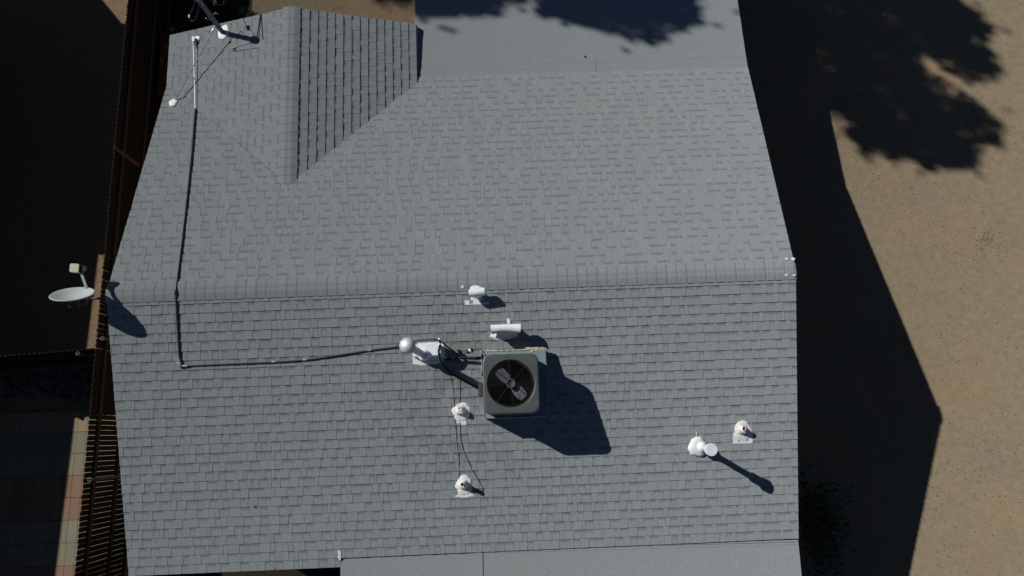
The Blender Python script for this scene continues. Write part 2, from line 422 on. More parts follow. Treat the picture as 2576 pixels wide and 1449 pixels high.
def ridge_cap(name, a, b, Pa, Pb, half, parent, seed, exp=.152, flip=False):
    q=random.Random(seed); U=(b-a).normalized(); L=(b-a).length
    Da=U.cross(Pa[0]); Da=-Da if Da.z>0 else Da
    Db=U.cross(Pb[0]); Db=-Db if Db.z>0 else Db
    up=(Pa[0]+Pb[0]).normalized(); m=MB()
    prof=[]
    for s in (-1,-.72,-.42,-.22,-.08,.08,.22,.42,.72,1):
        D=Da if s<0 else Db; nn=Pa[0] if s<0 else Pb[0]; d=abs(s)*half
        rnd=.020*max(0,1-(abs(s)/.42))**2
        wgt=min(1,abs(s)/.42); nn=(nn*wgt+up*(1-wgt)).normalized()
        prof.append((D*d-up*rnd, nn, s))
    n=int(L/exp)+1
    for k in range(n):
        u0=k*exp-.01; u1=min(k*exp+exp,L+.015)
        if flip: u0,u1=L-u0,L-u1
        tn=min(1,max(0,q.gauss(.55,.16))); j=q.uniform(-.006,.006)
        bands=1.0 if q.random()<.85 else .5
        for i in range(len(prof)-1):
            (d0,n0,s0),(d1,n1,s1)=prof[i],prof[i+1]
            h0=.019; h1=.028
            j0=j+ .006*abs(s0); j1=j+.006*abs(s1)
            p=[a+U*(u0)+d0+n0*h0, a+U*(u0)+d1+n1*h0, a+U*(u1+j1)+d1+n1*h1, a+U*(u1+j0)+d0+n0*h1]
            c=[(tn,bands,1.0,1)]*2+[(tn,bands,-.45,1)]*2
            if (p[1]-p[0]).cross(p[2]-p[0]).z<0: p=p[::-1]; c=c[::-1]
            m.face(p,c,True)
            e1=[p_ for p_ in (a+U*(u1+j0)+d0+n0*h1, a+U*(u1+j1)+d1+n1*h1, a+U*(u1+j1)+d1+n1*.008, a+U*(u1+j0)+d0+n0*.008)]
            m.face(e1,(tn,0,0,1))
        for s_,en in ((0,0),(1,-1)):
            d,nn,_=prof[en]
            m.face([a+U*u0+d+nn*.018,a+U*u1+d+nn*.025,a+U*u1+d,a+U*u0+d],(tn,0,0,1))
    return m.obj(name,M_sh,parent,attr=True)
ridge_cap('ridge_cap',A,B+U*0,UP,LO,.150,house,4,flip=True)
ridge_cap('ridge_cap',V1+(V1-W2).normalized()*-.02,W2,WL,WR,.150,house,6)
# starter line seen as a narrow course just under the cap on the front slope
# rolled roofing on patio and porch
def roll(name, P, rows, nrm, seams=()):
    m=MB()
    for i,(pa,pb,pc,pd) in enumerate(rows):
        # quad: pa,pb upper edge; pc,pd lower edge (lower edge overlaps the next)
        a=[pa+nrm*.004,pb+nrm*.004,pc+nrm*.010,pd+nrm*.010]
        if (a[1]-a[0]).cross(a[2]-a[0]).z<0: m.face(a[::-1])
        else: m.face(a)
        m.face([pd+nrm*.010,pc+nrm*.010,pc-nrm*.01,pd-nrm*.01])
    for (s0,s1) in seams:
        d=(s1-s0).normalized(); x=d.cross(nrm).normalized()*.004
        m.face([s0-x+nrm*.0155,s0+x*12+nrm*.0155,s1+x*12+nrm*.0155,s1-x+nrm*.0155][::1])
    return m.obj(name,M_roll,house)
nP=PA[0]; nQ=PO[0]
xr=lambda y: Brk.x+(onp((1855,0),PA).x-Brk.x)*(y-Brk.y)/(onp((1855,0),PA).y-Brk.y)
xl_=W3.x-.06
yl=lambda: 0
def pP(x,y): return drop(PA,x,y)
y_l0=V2.y-.25; y_r0=Brk.y
def yb(x,base_l,base_r): t=(x-xl_)/(Brk.x-xl_); return base_l+(base_r-base_l)*t
s1L=onp((1056,172),PA).y; s1R=onp((1875,143),PA).y
lines=[(y_l0,y_r0-.035),(s1L,s1R)]
for k in range(1,7): lines.append((s1L+.92*k,s1R+.92*k))
rows=[]
for (a0,b0),(a1,b1) in zip(lines[:-1],lines[1:]):
    rows.append((pP(xl_,a0-.03),pP(xr(b0),b0-.03),pP(xr(b1),b1),pP(xl_,a1)))
sm=[(onp((1497,154),PA),onp((1500,184),PA))]
roll('patio_roof',PA,rows,nP,sm)
yend=lines[-1]
slab('patio_roof_deck',[pP(xl_,y_l0),pP(xr(y_r0),y_r0-.02),pP(xr(yend[1]),yend[1]),pP(xl_,yend[0])],nP,-.006,.16,M_fascia,house)
mm=MB(); q0,q1=onp((1056,172),PA),onp((1875,143),PA); mm.tube([q0.lerp(q1,i/20)+nP*.008+V((0,R.uniform(-.003,.003),0)) for i in range(21)],.0045,5); mm.obj('lap_seam',M_fascia,house)
# porch roof at the front
def pQ(x,y): return drop(PO,x,y)
xR=Crl.x; 
PJq=onp((857,1395),PO); xLq=PJq.x
dLR=(Crl-PJ)
r0L=pQ(xLq,PJq.y+.0); r0R=pQ(xR,Crl.y+.0)
rows=[]
offs=[0,.035,.98,1.93,2.88]
for o0,o1 in zip(offs[:-1],offs[1:]):
    rows.append((pQ(xLq,PJq.y-o0+.03),pQ(xR,Crl.y-o0+.03),pQ(xR,Crl.y-o1),pQ(xLq,PJq.y-o1)))
m=roll('porch_roof',PO,rows,nQ)
slab('porch_roof_deck',[pQ(xLq,PJq.y),pQ(xR,Crl.y),pQ(xR,Crl.y-2.88),pQ(xLq,PJq.y-2.88)],nQ,-.006,.16,M_fascia,house)
mm=MB(); sA=onp((1193,1379),PO); sB=V((sA.x+.012,sA.y-2.6,0)); sB=drop(PO,sB.x,sB.y)
mm.box((sA+sB)/2+V((.06,0,.0135)),.12,(sB-sA).length,.006,frame(nQ)); mm.obj('lap_strip',M_roll,house)
# porch edge flashing strip
mm=MB(); mm.tube([r0L+V((0,.004,.010)),r0R+V((0,.004,.010))],.006,6); mm.obj('metal_drip_edge',M_fascia,house)
# walls
def wall(poly, z1s, name='wall'):
    m=MB(); n=len(poly)
    a=[V((p[0],p[1],0)) for p in poly]; b=[V((p[0],p[1],z)) for p,z in zip(poly,z1s)]
    for i in range(n): j=(i+1)%n; m.face([a[i],a[j],b[j],b[i]])
    return m.obj(name,M_stucco,house)
x0,x1=.35,10.1
def zz(P,x,y): return drop(P,x,y).z-.17
ym=.0
wall([(x0,-3.75),(x1,-3.75),(x1,0),(x1,3.9),(4.2,3.9),(4.2,4.8),(2.3,4.8),(x0,4.8),(x0,3.9),(x0,0)],
     [zz(LO,x0,-3.75),zz(LO,x1,-3.75),ZR-.2,zz(UP,x1,3.9),zz(UP,4.2,3.9),zz(WR,4.2,4.8),zz(WL,2.33,4.8),zz(WL,x0,4.8),zz(UP,x0,3.9),ZR-.2])
for (x,y,P) in ((xl_+.2,9.6,PA),(10.2,9.6,PA),(7.3,9.6,PA)): m=MB(); m.box((x,y,zz(P,x,y)/2),.1,.1,zz(P,x,y)); m.obj('patio_post',M_rail,house)
for (x,y,P) in ((xLq+.15,-6.6,PO),(10.2,-6.6,PO)): m=MB(); m.box((x,y,zz(P,x,y)/2),.1,.1,zz(P,x,y)); m.obj('porch_post',M_rail,house)
# sealant dabs at the ridge end and the porch corner
for k,(px,r_) in enumerate([((1977,654),.022),((1993,654),.03),((1976,692),.026),((1995,692),.022)]):
    P=UP if px[1]<670 else LO; p=onp(px,P); m=MB(); m.prism(blob(r_,r_*.9,16,.5,k),.028,.035,frame(P[0]),p)
    o=m.obj('sealant_dab',M_seal,house)
m=MB(); p=onp((855,1395),LO)
m.prism([(-.02,-.07),(.012,-.08),(.018,.0),(.028,.03),(.012,.075),(-.008,.09),(-.03,.05),(-.012,.02),(-.025,-.02)],.014,.024,frame(LO[0]),p); m.obj('sealant_dab',M_seal,house)
m=MB(); p=onp((1163,721),LO); m.prism(blob(.028,.022,18,.2,5),.026,.030,frame(LO[0]),p); m.obj('sealant_dab',M_boot,house)

# ------------------------------------------------------------------ fence
fence=thing('board_fence','long dark brown board fence with rounded board tops running beside the grey roof','fence',(f0.x,f0.y,0))
yS=f0.y+5; yE=f1.y-2.5
def fp(y,z,off=0): return V((fx(y),y,z))+fn*off
FM=Matrix((fn,-fd,V((0,0,1)))).transposed()
m=MB(); y=yS; k=0
while y>yE:
    wd=.080+R.uniform(-.002,.002); lean=R.uniform(-.004,.004); hh=FH+R.uniform(-.008,.008); hw=wd/2
    rails_tilt=R.uniform(-.003,.003)
    prof=[(-hw,-.05),(hw,-.05),(hw,hh-.02),(hw*.72,hh-.004),(hw*.3,hh),(-hw*.3,hh),(-hw*.72,hh-.004),(-hw,hh-.02)]
    c=fp(y,0,rails_tilt)
    a=[c+FM@V((-.009,u+lean*z/1.8,z)) for u,z in prof]; b=[c+FM@V((.009,u+lean*z/1.8,z)) for u,z in prof]; n=8
    m.mesh(a+b,[tuple(range(n)),tuple(range(n,2*n))[::-1]]+[(i,n+i,n+(i+1)%n,(i+1)%n) for i in range(n)])
    y-=.0885*abs(fd.y)
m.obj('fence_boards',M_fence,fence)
for z in (1.29,.59):
    m=MB(); m.box((fp(yS,z,.030)+fp(yE,z,.030))/2,.04,(yS-yE)/abs(fd.y),.085,FM); m.obj('rail',M_rail,fence)
def fence_post(p, top, parent, name='post'):
    m=MB(); m.lathe([(.030,0),(.030,top-.02),(.026,top-.02),(.026,top-.25),(.0001,top-.25)],p,n=18); o=m.obj(name,M_galv2,parent); m=MB(); m.lathe([(.0305,-.02),(.0315,0),(.0255,0),(.0255,-.02)],p+V((0,0,top)),n=18,caps=False); m.obj('pipe_rim',M_rim,o); return o
M_galv2=noisy('dull_galvanised_pipe',(.06,.06,.05),(.10,.095,.08),10,.7,.1)
pr1=onz((263,851),1.5); pr2=onz((223,1207),1.5); dy=pr1.y-pr2.y
for k in range(0,4):
    yy=pr1.y-dy*k; fence_post(fp(yy,0,.078),1.5,fence)
cross=thing('cross_fence','dark board fence at right angle to the brown fence, above the river rocks','fence',(cfR.x,cfR.y,0))
cd_=(cfL-cfR); cd_.z=0; cd_.normalize(); cn=V((-cd_.y,cd_.x,0)); cn=cn if cn.y<0 else -cn
CMx=Matrix((cn,cd_,V((0,0,1)))).transposed()
m=MB(); s=.04
while s<7:
    hw=.04; hh=FH+R.uniform(-.01,.01); prof=[(-hw,-.05),(hw,-.05),(hw,hh-.03),(hw*.72,hh-.01),(hw*.3,hh),(-hw*.3,hh),(-hw*.72,hh-.01),(-hw,hh-.03)]
    c=V((cfR.x,cfR.y,0))+cd_*s
    a=[c+CMx@V((-.009,u,z)) for u,z in prof]; b=[c+CMx@V((.009,u,z)) for u,z in prof]
    m.mesh(a+b,[tuple(range(8)),tuple(range(8,16))[::-1]]+[(i,8+i,8+(i+1)%8,(i+1)%8) for i in range(8)]); s+=.083
m.obj('fence_boards',M_fence,cross)
for z in (1.28,.60):
    m=MB(); m.box(V((cfR.x,cfR.y,z))+cd_*3.5+cn*.03,.04,7,.085,CMx); m.obj('rail',M_rail,cross)
p=onz((195,889),1.5); fence_post(V((p.x,p.y,0)),1.5,cross); fence_post(V((p.x,p.y,0))+cd_*2.4,1.5,cross)

x6=onz((632,40),0).x; m=MB(); m.face([(fx(4.5)+.03,4.5,.006),(x6,4.5,.006),(x6,12,.006),(fx(12)+.03,12,.006)]); sy=m.obj('side_yard_shade',M_shade_ground); tag(sy,'dark strip painting in the fence shade on the ground beside the gable end','yard',kind='structure')  # near-black sheet paints the fence's shade onto the sand
m=MB(); m.face([(fx(-7)+.1,-8,.006),(3.3,-8,.006),(3.3,-3.8,.006),(fx(-4)+.1,-3.8,.006)]); bed=m.obj('eave_shade_sheet',M_shade_ground); tag(bed,'dark sheet added to paint shade on the ground below the front eave','bed',kind='structure')  # near-black sheet added so the lit ground here reads as shade
pk=thing('loose_plank','loose orange brown plank lying across the top of the brown fence','plank',onz((300,380),FH))
a_=onz((288,371),FH+.02); b_=onz((350,416),FH-.35); d_=(b_-a_); m=MB(); dz=d_.normalized(); sx_=dz.cross(V((0,0,1))).normalized(); m.box((a_+b_)/2,d_.length,.062,.018,Matrix((dz,sx_,dz.cross(sx_))).transposed()); m.obj('board',M_plank,pk)
# river rocks beneath the cross fence
rocks=[]
def rock_mesh(seed):
    q=random.Random(seed); bm=bmesh.new(); bmesh.ops.create_icosphere(bm,subdivisions=2,radius=1)
    s=(q.uniform(.8,1.25),q.uniform(.75,1.1),q.uniform(.5,.8)); ph=[q.uniform(0,6) for _ in range(3)]
    for v in bm.verts:
        k=1+.1*math.sin(3*v.co.x+ph[0])+.08*math.sin(4*v.co.y+ph[1]); v.co=V((v.co.x*s[0]*k,v.co.y*s[1]*k,v.co.z*s[2]))
    me=bpy.data.meshes.new('river_rock'); bm.to_mesh(me); bm.free(); me.polygons.foreach_set('use_smooth',[True]*len(me.polygons)); me.materials.append(M_rock); return me
rm=[rock_mesh(i) for i in range(5)]
q=random.Random(21); placed=[]
for i in range(600):
    px=(q.uniform(5,228),q.uniform(935,1004)); p=onz(px,.06); r_=q.uniform(.055,.10)
    if any((p-b).length<(r_+c)*.86 for b,c in placed): continue
    if p.x>fx(p.y)-.09: continue
    placed.append((p,r_))
    o=bpy.data.objects.new('river_rock',q.choice(rm)); sc.collection.objects.link(o)
    o.location=(p.x,p.y,r_*.5); o.scale=(r_,)*3; o.rotation_euler=(0,0,q.uniform(0,6.28))
    tag(o,'dark rounded river rock in the shaded bed between cross fence and pavers','rock','river rocks in the shaded bed')
    if len(placed)>=70: break

# ------------------------------------------------------------------ neighbour's house (its shade falls on the left yard)
nb=thing('neighbour_house','low neighbouring house beyond the brown fence, off to the left','house',(-9,0,0))
bd=[onz(p,0) for p in ((250,643),(216,873),(200,1034),(152,1433))]
eh=2.7
def cast(p,h): return V((p.x-SD.x*h,p.y-SD.y*h,h))
e0=cast(bd[0],eh); e1=cast(bd[3],eh); ed=(e1-e0).normalized(); e1=e0+ed*14
yT=e0.y
# taller shading further back: east edge reaches past the fence line
u0=cast(V((fx(bd[0].y)+.25,bd[0].y,0)),eh); t1=cast(onz((318,72),0),eh); t0=cast(onz((252,-8),0),eh)
u1=V((t1.x+.35,t1.y,eh))
def poly_roof(name,pts,th=.18):
    m=MB(); a=[V((p[0],p[1],eh)) for p in pts]; 
    slab(name,a,V((0,0,1)),0,th,M_roll,nb)
poly_roof('flat_roof',[(e0.x,e0.y),(e1.x,e1.y),(e1.x-9,e1.y),(e0.x-9,e0.y)])
poly_roof('rear_flat_roof',[(u0.x,u0.y+.002),(u1.x,u1.y),(t1.x,t1.y),(t0.x,t0.y),(t0.x-.9,t0.y+1.2),(t0.x-8,t0.y+1.2),(u0.x-9,u0.y+.002)])
m=MB(); m.box(((e0.x-4.6),(e0.y+e1.y)/2,eh/2-.1),8,(e0.y-e1.y)-.6,eh-.2); m.box((u0.x-5.9,(u0.y+t1.y)/2,eh/2-.1),6,(t1.y-u0.y)-.6,eh-.2); m.obj('wall',M_stucco,nb)

# ------------------------------------------------------------------ air conditioner
zt=.28+ZR
acTL,acTR,acBR,acBL=[onz(p,zt) for p in ((1212,891),(1350,888),(1363,1038),(1217,1044))]
cen=(acTL+acTR+acBR+acBL)/4
ax=((acTR-acTL)+(acBR-acBL)).normalized(); ax.z=0; ay=V((-ax.y,ax.x,0)); AM=Matrix((ax,ay,V((0,0,1)))).transposed()
wx=((acTR-acTL).length+(acBR-acBL).length)/2; wy=((acTL-acBL).length+(acTR-acBR).length)/2
ac=thing('air_conditioner','grey square air conditioner with round fan grille on a sheet metal curb','air conditioner',(cen.x,cen.y,zt-.75))
def rrect(hx,hy,r,n=7):
    out=[]
    for cx,cy,a0 in ((hx-r,hy-r,0),(-hx+r,hy-r,90),(-hx+r,-hy+r,180),(hx-r,-hy+r,270)):
        for k in range(n+1):
            a=math.radians(a0+90*k/n); out.append((cx+r*math.cos(a),cy+r*math.sin(a)))
    return out
def rr_ang(hx,hy,r,n=72):
    out=[]
    for k in range(n):
        a=2*PI*k/n; c_,s_=math.cos(a),math.sin(a); lo,hi=0,2*max(hx,hy)
        for _ in range(30):
            t=(lo+hi)/2; qx=abs(c_*t)-(hx-r); qy=abs(s_*t)-(hy-r)
            d=math.hypot(max(qx,0),max(qy,0))+min(max(qx,qy),0)-r
            if d>0: hi=t
            else: lo=t
        out.append((c_*lo,s_*lo))
    return out
def ringed(m, loops, closed=True):
    n=len(loops[0]); vs=[p for l in loops for p in l]
    m.mesh(vs,[(i*n+k,i*n+(k+1)%n,(i+1)*n+(k+1)%n,(i+1)*n+k) for i in range(len(loops)-1) for k in range(n)],True)
T=V((cen.x,cen.y,zt)); hx,hy=wx/2,wy/2; rf_=.295   # grille opening radius
rf_=min(hx,hy)*.835
m=MB(); loops=[]
outer=lambda s,z,r=.11: [T+AM@V((x,y,z)) for x,y in rr_ang(hx*s,hy*s,r)]
nout=len(rrect(1,1,.1))
def circ(r,z,off=(0,0)):
    out=[]
    for k in range(72):
        a=2*PI*k/72; out.append(T+AM@V((r*math.cos(a),r*math.sin(a),z)))
    return out
loops=[outer(1.0,-.10),outer(1.0,-.035),outer(.995,-.020),outer(.982,-.008),outer(.965,-.001),outer(.945,.001),outer(.94,.001)]
loops+=[[a.lerp(b,t) for a,b in zip(outer(.94,.001),circ(rf_+.014,.001))] for t in (.5,.98,1)]
loops+=[circ(rf_+.006,-.002),circ(rf_+.001,-.008),circ(rf_,-.012),circ(rf_-.004,-.035),circ(rf_-.02,-.055)]
ringed(m,loops); m.obj('top_cover',M_cover,ac)
m=MB(); m.prism([(x,y) for x,y in rrect(hx*.955,hy*.955,.08)],-.70,-.101,AM,T); 
body=m.obj('cabinet',M_shell,ac)
# louvres on the cabinet
m=MB()
for k in range(16):
    z=-.66+k*.034
    m.prism(rrect(hx*.968,hy*.968,.08),z,z+.012,AM,T)
m.obj('louvres',M_shell,body)
# fan well: dark cylinder inside the cabinet top
m=MB(); m.lathe([(rf_-.015,-.03),(rf_-.02,-.10)],T,n=40,caps=False); m.obj('fan_ring',M_shell,ac)
m=MB(); m.lathe([(rf_-.021,-.0985),(.0001,-.0985)],T,n=40); m.obj('fan_well',M_black,ac)
# grille: concentric wires + spokes
m=MB()
nr=17
for k in range(nr):
    r_=.085+(rf_-.005-.085)*(k+1)/nr; zc=.012*(1-(r_/rf_)**2)-.006
    pts=[T+AM@V((r_*math.cos(2*PI*i/48),r_*math.sin(2*PI*i/48),zc)) for i in range(49)]
    m.tube(pts,.0021,4,False)
for k in range(8):
    a=math.radians(5+45*k); m.tube([T+AM@V((.06*math.cos(a),.06*math.sin(a),.012)),T+AM@V((rf_*math.cos(a),rf_*math.sin(a),-.002))],.0034,5)
m.obj('fan_grille',M_wire,ac)
m=MB(); m.lathe([(.072,-.01),(.074,.010),(.070,.016),(.050,.018),(.049,.013),(.0001,.014)],T,n=32); m.obj('grille_cap',M_dgrey,ac)
# fan
fan=MB(); fan.lathe([(.055,-.095),(.055,-.035),(.0001,-.03)],T,n=24); fh=fan.obj('fan_hub',M_shell,ac)
for k in range(2):
    a0=math.radians(-47+180*k); m=MB(); dr=V((math.cos(a0),math.sin(a0),0)); dl=V((-dr.y,dr.x,0)); rows_=[]
    for r_,w0,w1 in ((.045,-.045,.045),(.09,-.070,.068),(.15,-.078,.074),(.21,-.080,.072),(.262,-.070,.060),(.278,-.050,.040)):
        rows_.append([T+AM@(dr*r_+dl*(w0+(w1-w0)*t/5)+V((0,0,-.056+.040*(t/5-.5)))) for t in range(6)])
    for i in range(len(rows_)-1):
        for j in range(5): m.mesh([rows_[i][j],rows_[i][j+1],rows_[i+1][j+1],rows_[i+1][j]],[(0,3,2,1)],True)
    o=m.obj('fan_blade',M_blade,fh)
# curb: level-topped metal stand on the slope
cTL=onp((1207,884),LO); cTR=onp((1375,881),LO); cBR=onp((1381,1048),LO); cBL=onp((1215,1052),LO)
cz=max(cTL.z,cTR.z)+.10
cc=(cTL+cTR+cBR+cBL)/4
top_pts=[]
def lift(px,z): return onz(px,z)
m=MB(); zc=ZR-.16
tq=[lift(p,zc) for p in ((1211,884),(1374,880),(1379,1047),(1219,1052))]
bq=[drop(LO,p.x,p.y)-V((0,0,.02)) for p in tq]
n=4; m.mesh(tq+bq,[(3,2,1,0),(0,1,5,4),(1,2,6,5),(2,3,7,6),(3,0,4,7)])
curb=m.obj('metal_curb',M_curb,ac)
m=MB()
for i in range(4):
    a,b=tq[i],tq[(i+1)%4]; m.tube([a+V((0,0,.004)),b+V((0,0,.004))],.007,6)
m.obj('folded_rim',M_curb,curb)
# sheet metal corner apron visible right of the cover
m=MB(); q1=tq[1]+V((0,0,.012)); m.prism([(0,0),(-.17,-.0),(-.0,-.20)],0,.012,Matrix((ax,ay,V((0,0,1)))).transposed(),q1+V((-.012,-.012,0))); m.obj('corner_gusset',M_curb,curb)
# aged sealant along the upslope joint
m=MB(); q=random.Random(4); P0,P1=tq[0],tq[1]
for i in range(60):
    t=i/59; p=P0.lerp(P1,t); s_=q.uniform(.008,.018)*(1.6 if t>.7 else 1); p=V((p.x,p.y+.004,zc-.002))
    M_=frame(V((q.uniform(-.3,.3),q.uniform(-.3,.3),1))); m.prism(blob(s_*1.6,s_,10,.5,i),-.006,.007,M_,p)
for i in range(16):
    p=P0.lerp(P1,q.uniform(.70,.97)); s_=q.uniform(.012,.024); p=V((p.x,p.y+q.uniform(.01,.035),zc+.003)); m.prism(blob(s_,s_*.6,9,.6,i+99),-.012,.006,frame(V((0,q.uniform(-.2,.2),1))),p)
m.obj('joint_sealant',M_cream,curb)
m=MB(); p=onp((1208,1000),LO)
m.prism([(-.02,-.1),(.05,-.1),(.05,.12),(-.028,.11)],.014,.017,frame(LO[0]),p); m.obj('flashing',M_curb,curb)
# electric box at the left side of the cabinet
m=MB(); m.box(T+AM@V((-hx-.03,-.07,-.17)),.07,.19,.22,AM); m.obj('control_box',M_dgrey,ac,bevel=.008)
m=MB(); pts=[T+AM@V((-hx-.005,.16+.03*math.cos(a),-.12+.05*math.sin(a))) for a in (0,1,2,3,4,5,6.28)]; m.tube(pts,.012,8); m.obj('side_handle',M_cable,ac)

# ------------------------------------------------------------------ white metal box with flue
def lbox(name, px, h, mt, parent):
    tq=[onp(p,LO)+V((0,0,h_)) for p,h_ in zip(px,h)]
fb=thing('duct_housing','white painted sheet metal housing on the slope left of the air conditioner','roof housing',onp((1085,905),LO))
hz=ZR-.05
tb=[onz((1040,868),hz),onz((1103,862),hz),onz((1111,893),hz-.015),onz((1038,897),hz-.015)]
bb=[drop(LO,p.x,p.y)-V((0,0,.01)) for p in tb]
m=MB(); m.mesh(tb+bb,[(3,2,1,0),(0,1,5,4),(1,2,6,5),(2,3,7,6),(3,0,4,7)]); m.obj('sheet_metal_box',M_white,fb,bevel=.006)
fc=(bb[0]+bb[1]+bb[2]+bb[3])/4; fcd=V((fc.x,fc.y-.02,drop(LO,fc.x,fc.y-.02).z))
m=MB(); m.prism([(-.24,-.16),(-.1,-.185),(.02,-.17),(.2,-.165),(.27,-.1),(.255,.05),(.24,.17),(.05,.165),(-.15,.16),(-.23,.05)],.012,.020,frame(LO[0]),fcd); m.obj('sealed_flashing',M_seal,fb)
fl=thing('flue_pipe','leaning galvanised flue with domed cap rising from the white housing','flue',onz((1064,895),hz))
base=onz((1066,893),hz-.01); cap=onz((1023,868),hz+.60)
ax_=(cap-base).normalized(); Lf=(cap-base).length
m=MB(); m.tube([base,base+ax_*(Lf-.03)],.052,24); m.obj('pipe',M_cap,fl)
m=MB(); m.lathe([(.090,-.01),(.085,.02),(.065,.055),(.056,.06)],base,ax_,24); m.obj('storm_collar',M_white,fl)
m=MB(); m.lathe([(.072,-.085),(.085,-.075),(.110,-.045),(.112,-.035),(.108,-.02)],cap,ax_,32)
for k in range(40):
    a=2*PI*k/40; u=ax_.orthogonal().normalized(); b_=ax_.cross(u); d=u*math.cos(a)+b_*math.sin(a); m.box(cap+d*.100-ax_*.055,.010,.004,.04,Matrix((d,ax_.cross(d),ax_)).transposed())
m.obj('vent_slots',M_shell,fl)
m=MB(); m.lathe([(.112,-.03),(.114,-.01),(.108,.012),(.090,.035),(.060,.05),(.025,.057),(.0001,.058)],cap,ax_,32,jit=.012); m.obj('domed_cap',M_cap,fl)

# ------------------------------------------------------------------ small vents
def dome_patch(px,rx,ry,name,parent,h=.012,seed=0,P=LO,mt=None,hh=.004,rot=0):
    p=onp(px,P); M_=frame(P[0],V((math.cos(rot),math.sin(rot),0))); pts=blob(rx,ry,34,.14,seed); m=MB(); n=len(pts)
    L=[]
    for s,z in ((1,hh),(.96,hh+h*.4),(.8,hh+h*.8),(.5,hh+h),(.2,hh+h)):
        L.append([p+M_@V((x*s,y*s,z+.010)) for x,y in pts])
    ringed(m,L); m.mesh(L[-1],[tuple(range(n))]); return m.obj(name,mt or M_seal,parent)
def hood(px_l,px_r,spx,r,label,neckpx,nw_,seal,name='hooded_vent'):
    """horizontal round hood on a short neck"""
    c=meet(px_r,spx,LO); h=above(LO,c)
    l=onz(px_l,c.z); rr=c; ctr=(l+rr)/2
    t=thing(name,label,'roof vent',drop(LO,ctr.x,ctr.y))
    return t,l,rr,ctr,h
# upper hood
hv,l,rr,ctr,h=hood((1180,738),(1217,737),(1262,757),.06,'small white hooded roof vent just below the ridge cap, uppermost of the white vents',None,None,None)
d=(rr-l).normalized(); 
m=MB(); rad=.060
prof=[(rad,0),(rad,.004)]
m.tube([l.lerp(rr,i/8) for i in range(9)],rad,20); m.obj('hood',M_white,hv)
g_=drop(LO,ctr.x,ctr.y)
m=MB(); m.lathe([(.062,-.02),(.060,above(LO,ctr)-.02)],g_,V((0,0,1)),20); m.obj('neck',M_white,hv)
m=MB(); p=onp((1199,760),LO); m.prism([(-.18,-.035),(.19,-.035),(.19,.03),(.08,.03),(.08,.22),(-.09,.22),(-.09,.03),(-.18,.03)],.012,.017,frame(LO[0]),p); m.obj('flashing',M_white,hv)
dome_patch((1199,733),.125,.105,'sealant_patch',hv,.02,3)
# lower hood
hv2,l,rr,ctr,h=hood((1235,829),(1309,827),(1366,862),.07,'larger white horizontal hood vent just above the air conditioner',None,None,None)
m=MB(); N_=14; pts=[]; rs=[]
for i in range(N_+1):
    t=i/N_; pts.append(l.lerp(rr,t)+V((0,.012*math.sin(PI*t),0))); rs.append(.072-.012*math.sin(PI*t))
m.tube(pts,rs,22); m.obj('hood',M_white,hv2)
g_=drop(LO,ctr.x,ctr.y); m=MB(); hN=above(LO,ctr)
a=[g_+V((x,y,-.02)) for x,y in ((-.17,-.10),(.19,-.09),(.17,.09),(-.15,.09))]; b=[g_+V((x,y,hN)) for x,y in ((-.12,-.045),(.13,-.04),(.12,.05),(-.11,.05))]
m.mesh(a+b,[(0,1,5,4),(1,2,6,5),(2,3,7,6),(3,0,4,7),(4,5,6,7)]); m.obj('neck',M_boot,hv2,bevel=.01)
dome_patch((1266,838),.20,.115,'sealant_patch',hv2,.014,9)
m=MB(); p=onp((1279,808),LO); m.prism(blob(.028,.05,14,.2,4),.016,.022,frame(LO[0]),p); m.obj('sealant_streak',M_seal,hv2)

def plumb(px_open, px_c, sealw, sealh, label, low=0.075, seed=0, ht=.26, tail=None, r=.031):
    g=onp(px_c,LO); base=g.copy(); t=thing('plumbing_vent',label,'plumbing vent',base)
    # opening at height
    dome_patch(px_c,sealw,sealh,'sealant_patch',t,.014,seed)
    if tail:
        m=MB(); m.prism(tail,.013,.019,frame(LO[0]),g); m.obj('flashing',M_white,t)
    n=LO[0]
    top=None
    for k in range(400):
        h_=.05+k*.002; z=g.z+h_; o_=onz(px_open,z)
        if above(LO,o_)>=ht: top=o_; break
    if top is None: top=onz(px_open,g.z+ht)
    foot=drop(LO,top.x,top.y)
    m=MB(); m.tube([foot,foot.lerp(top,.5)],.03,16)
    m.lathe([(.088,-.01),(.080,.03),(.062,.07),(.046,.10),(.038,.125),(.034,.13)],(g*.35+foot*.65),(n+V((0,0,.8))),28,jit=.02); m.obj('rubber_boot',M_boot,t)
    m=MB(); m.lathe([(r,0),(r,1),(r-.004,1),(r-.005,.5)] and [(r,0),(r,(top-foot).length),(r-.006,(top-foot).length),(r-.007,(top-foot).length-.12),(.0001,(top-foot).length-.12)],foot,(top-foot),20); m.obj('pipe',M_white,t)
    m=MB(); L=(top-foot).length; m.lathe([(r-.0065,L-.014),(.0001,L-.013)],foot,(top-foot),16); m.obj('pipe_bore',M_black,t)
    return t
plumb((1157,1029),(1161,1036),.135,.150,'white plumbing vent just left of the air conditioner beside a thin cable',seed=2,ht=.13,tail=[(-.075,-.20),(.065,-.20),(.075,-.06),(-.08,-.06)])
plumb((1163,1219),(1168,1220),.13,.155,'white plumbing vent low on the slope where the thin cable ends',seed=5,ht=.22,tail=[(-.145,-.19),(.135,-.19),(.14,-.15),(.09,-.13),(.09,0),(-.09,0),(-.10,-.14),(-.145,-.16)])
plumb((1872,1078),(1868,1083),.145,.155,'white plumbing vent near the right roof edge, right of the tall capped pipe',seed=7,ht=.16,tail=[(-.16,-.20),(.15,-.20),(.155,0),(-.155,0)])

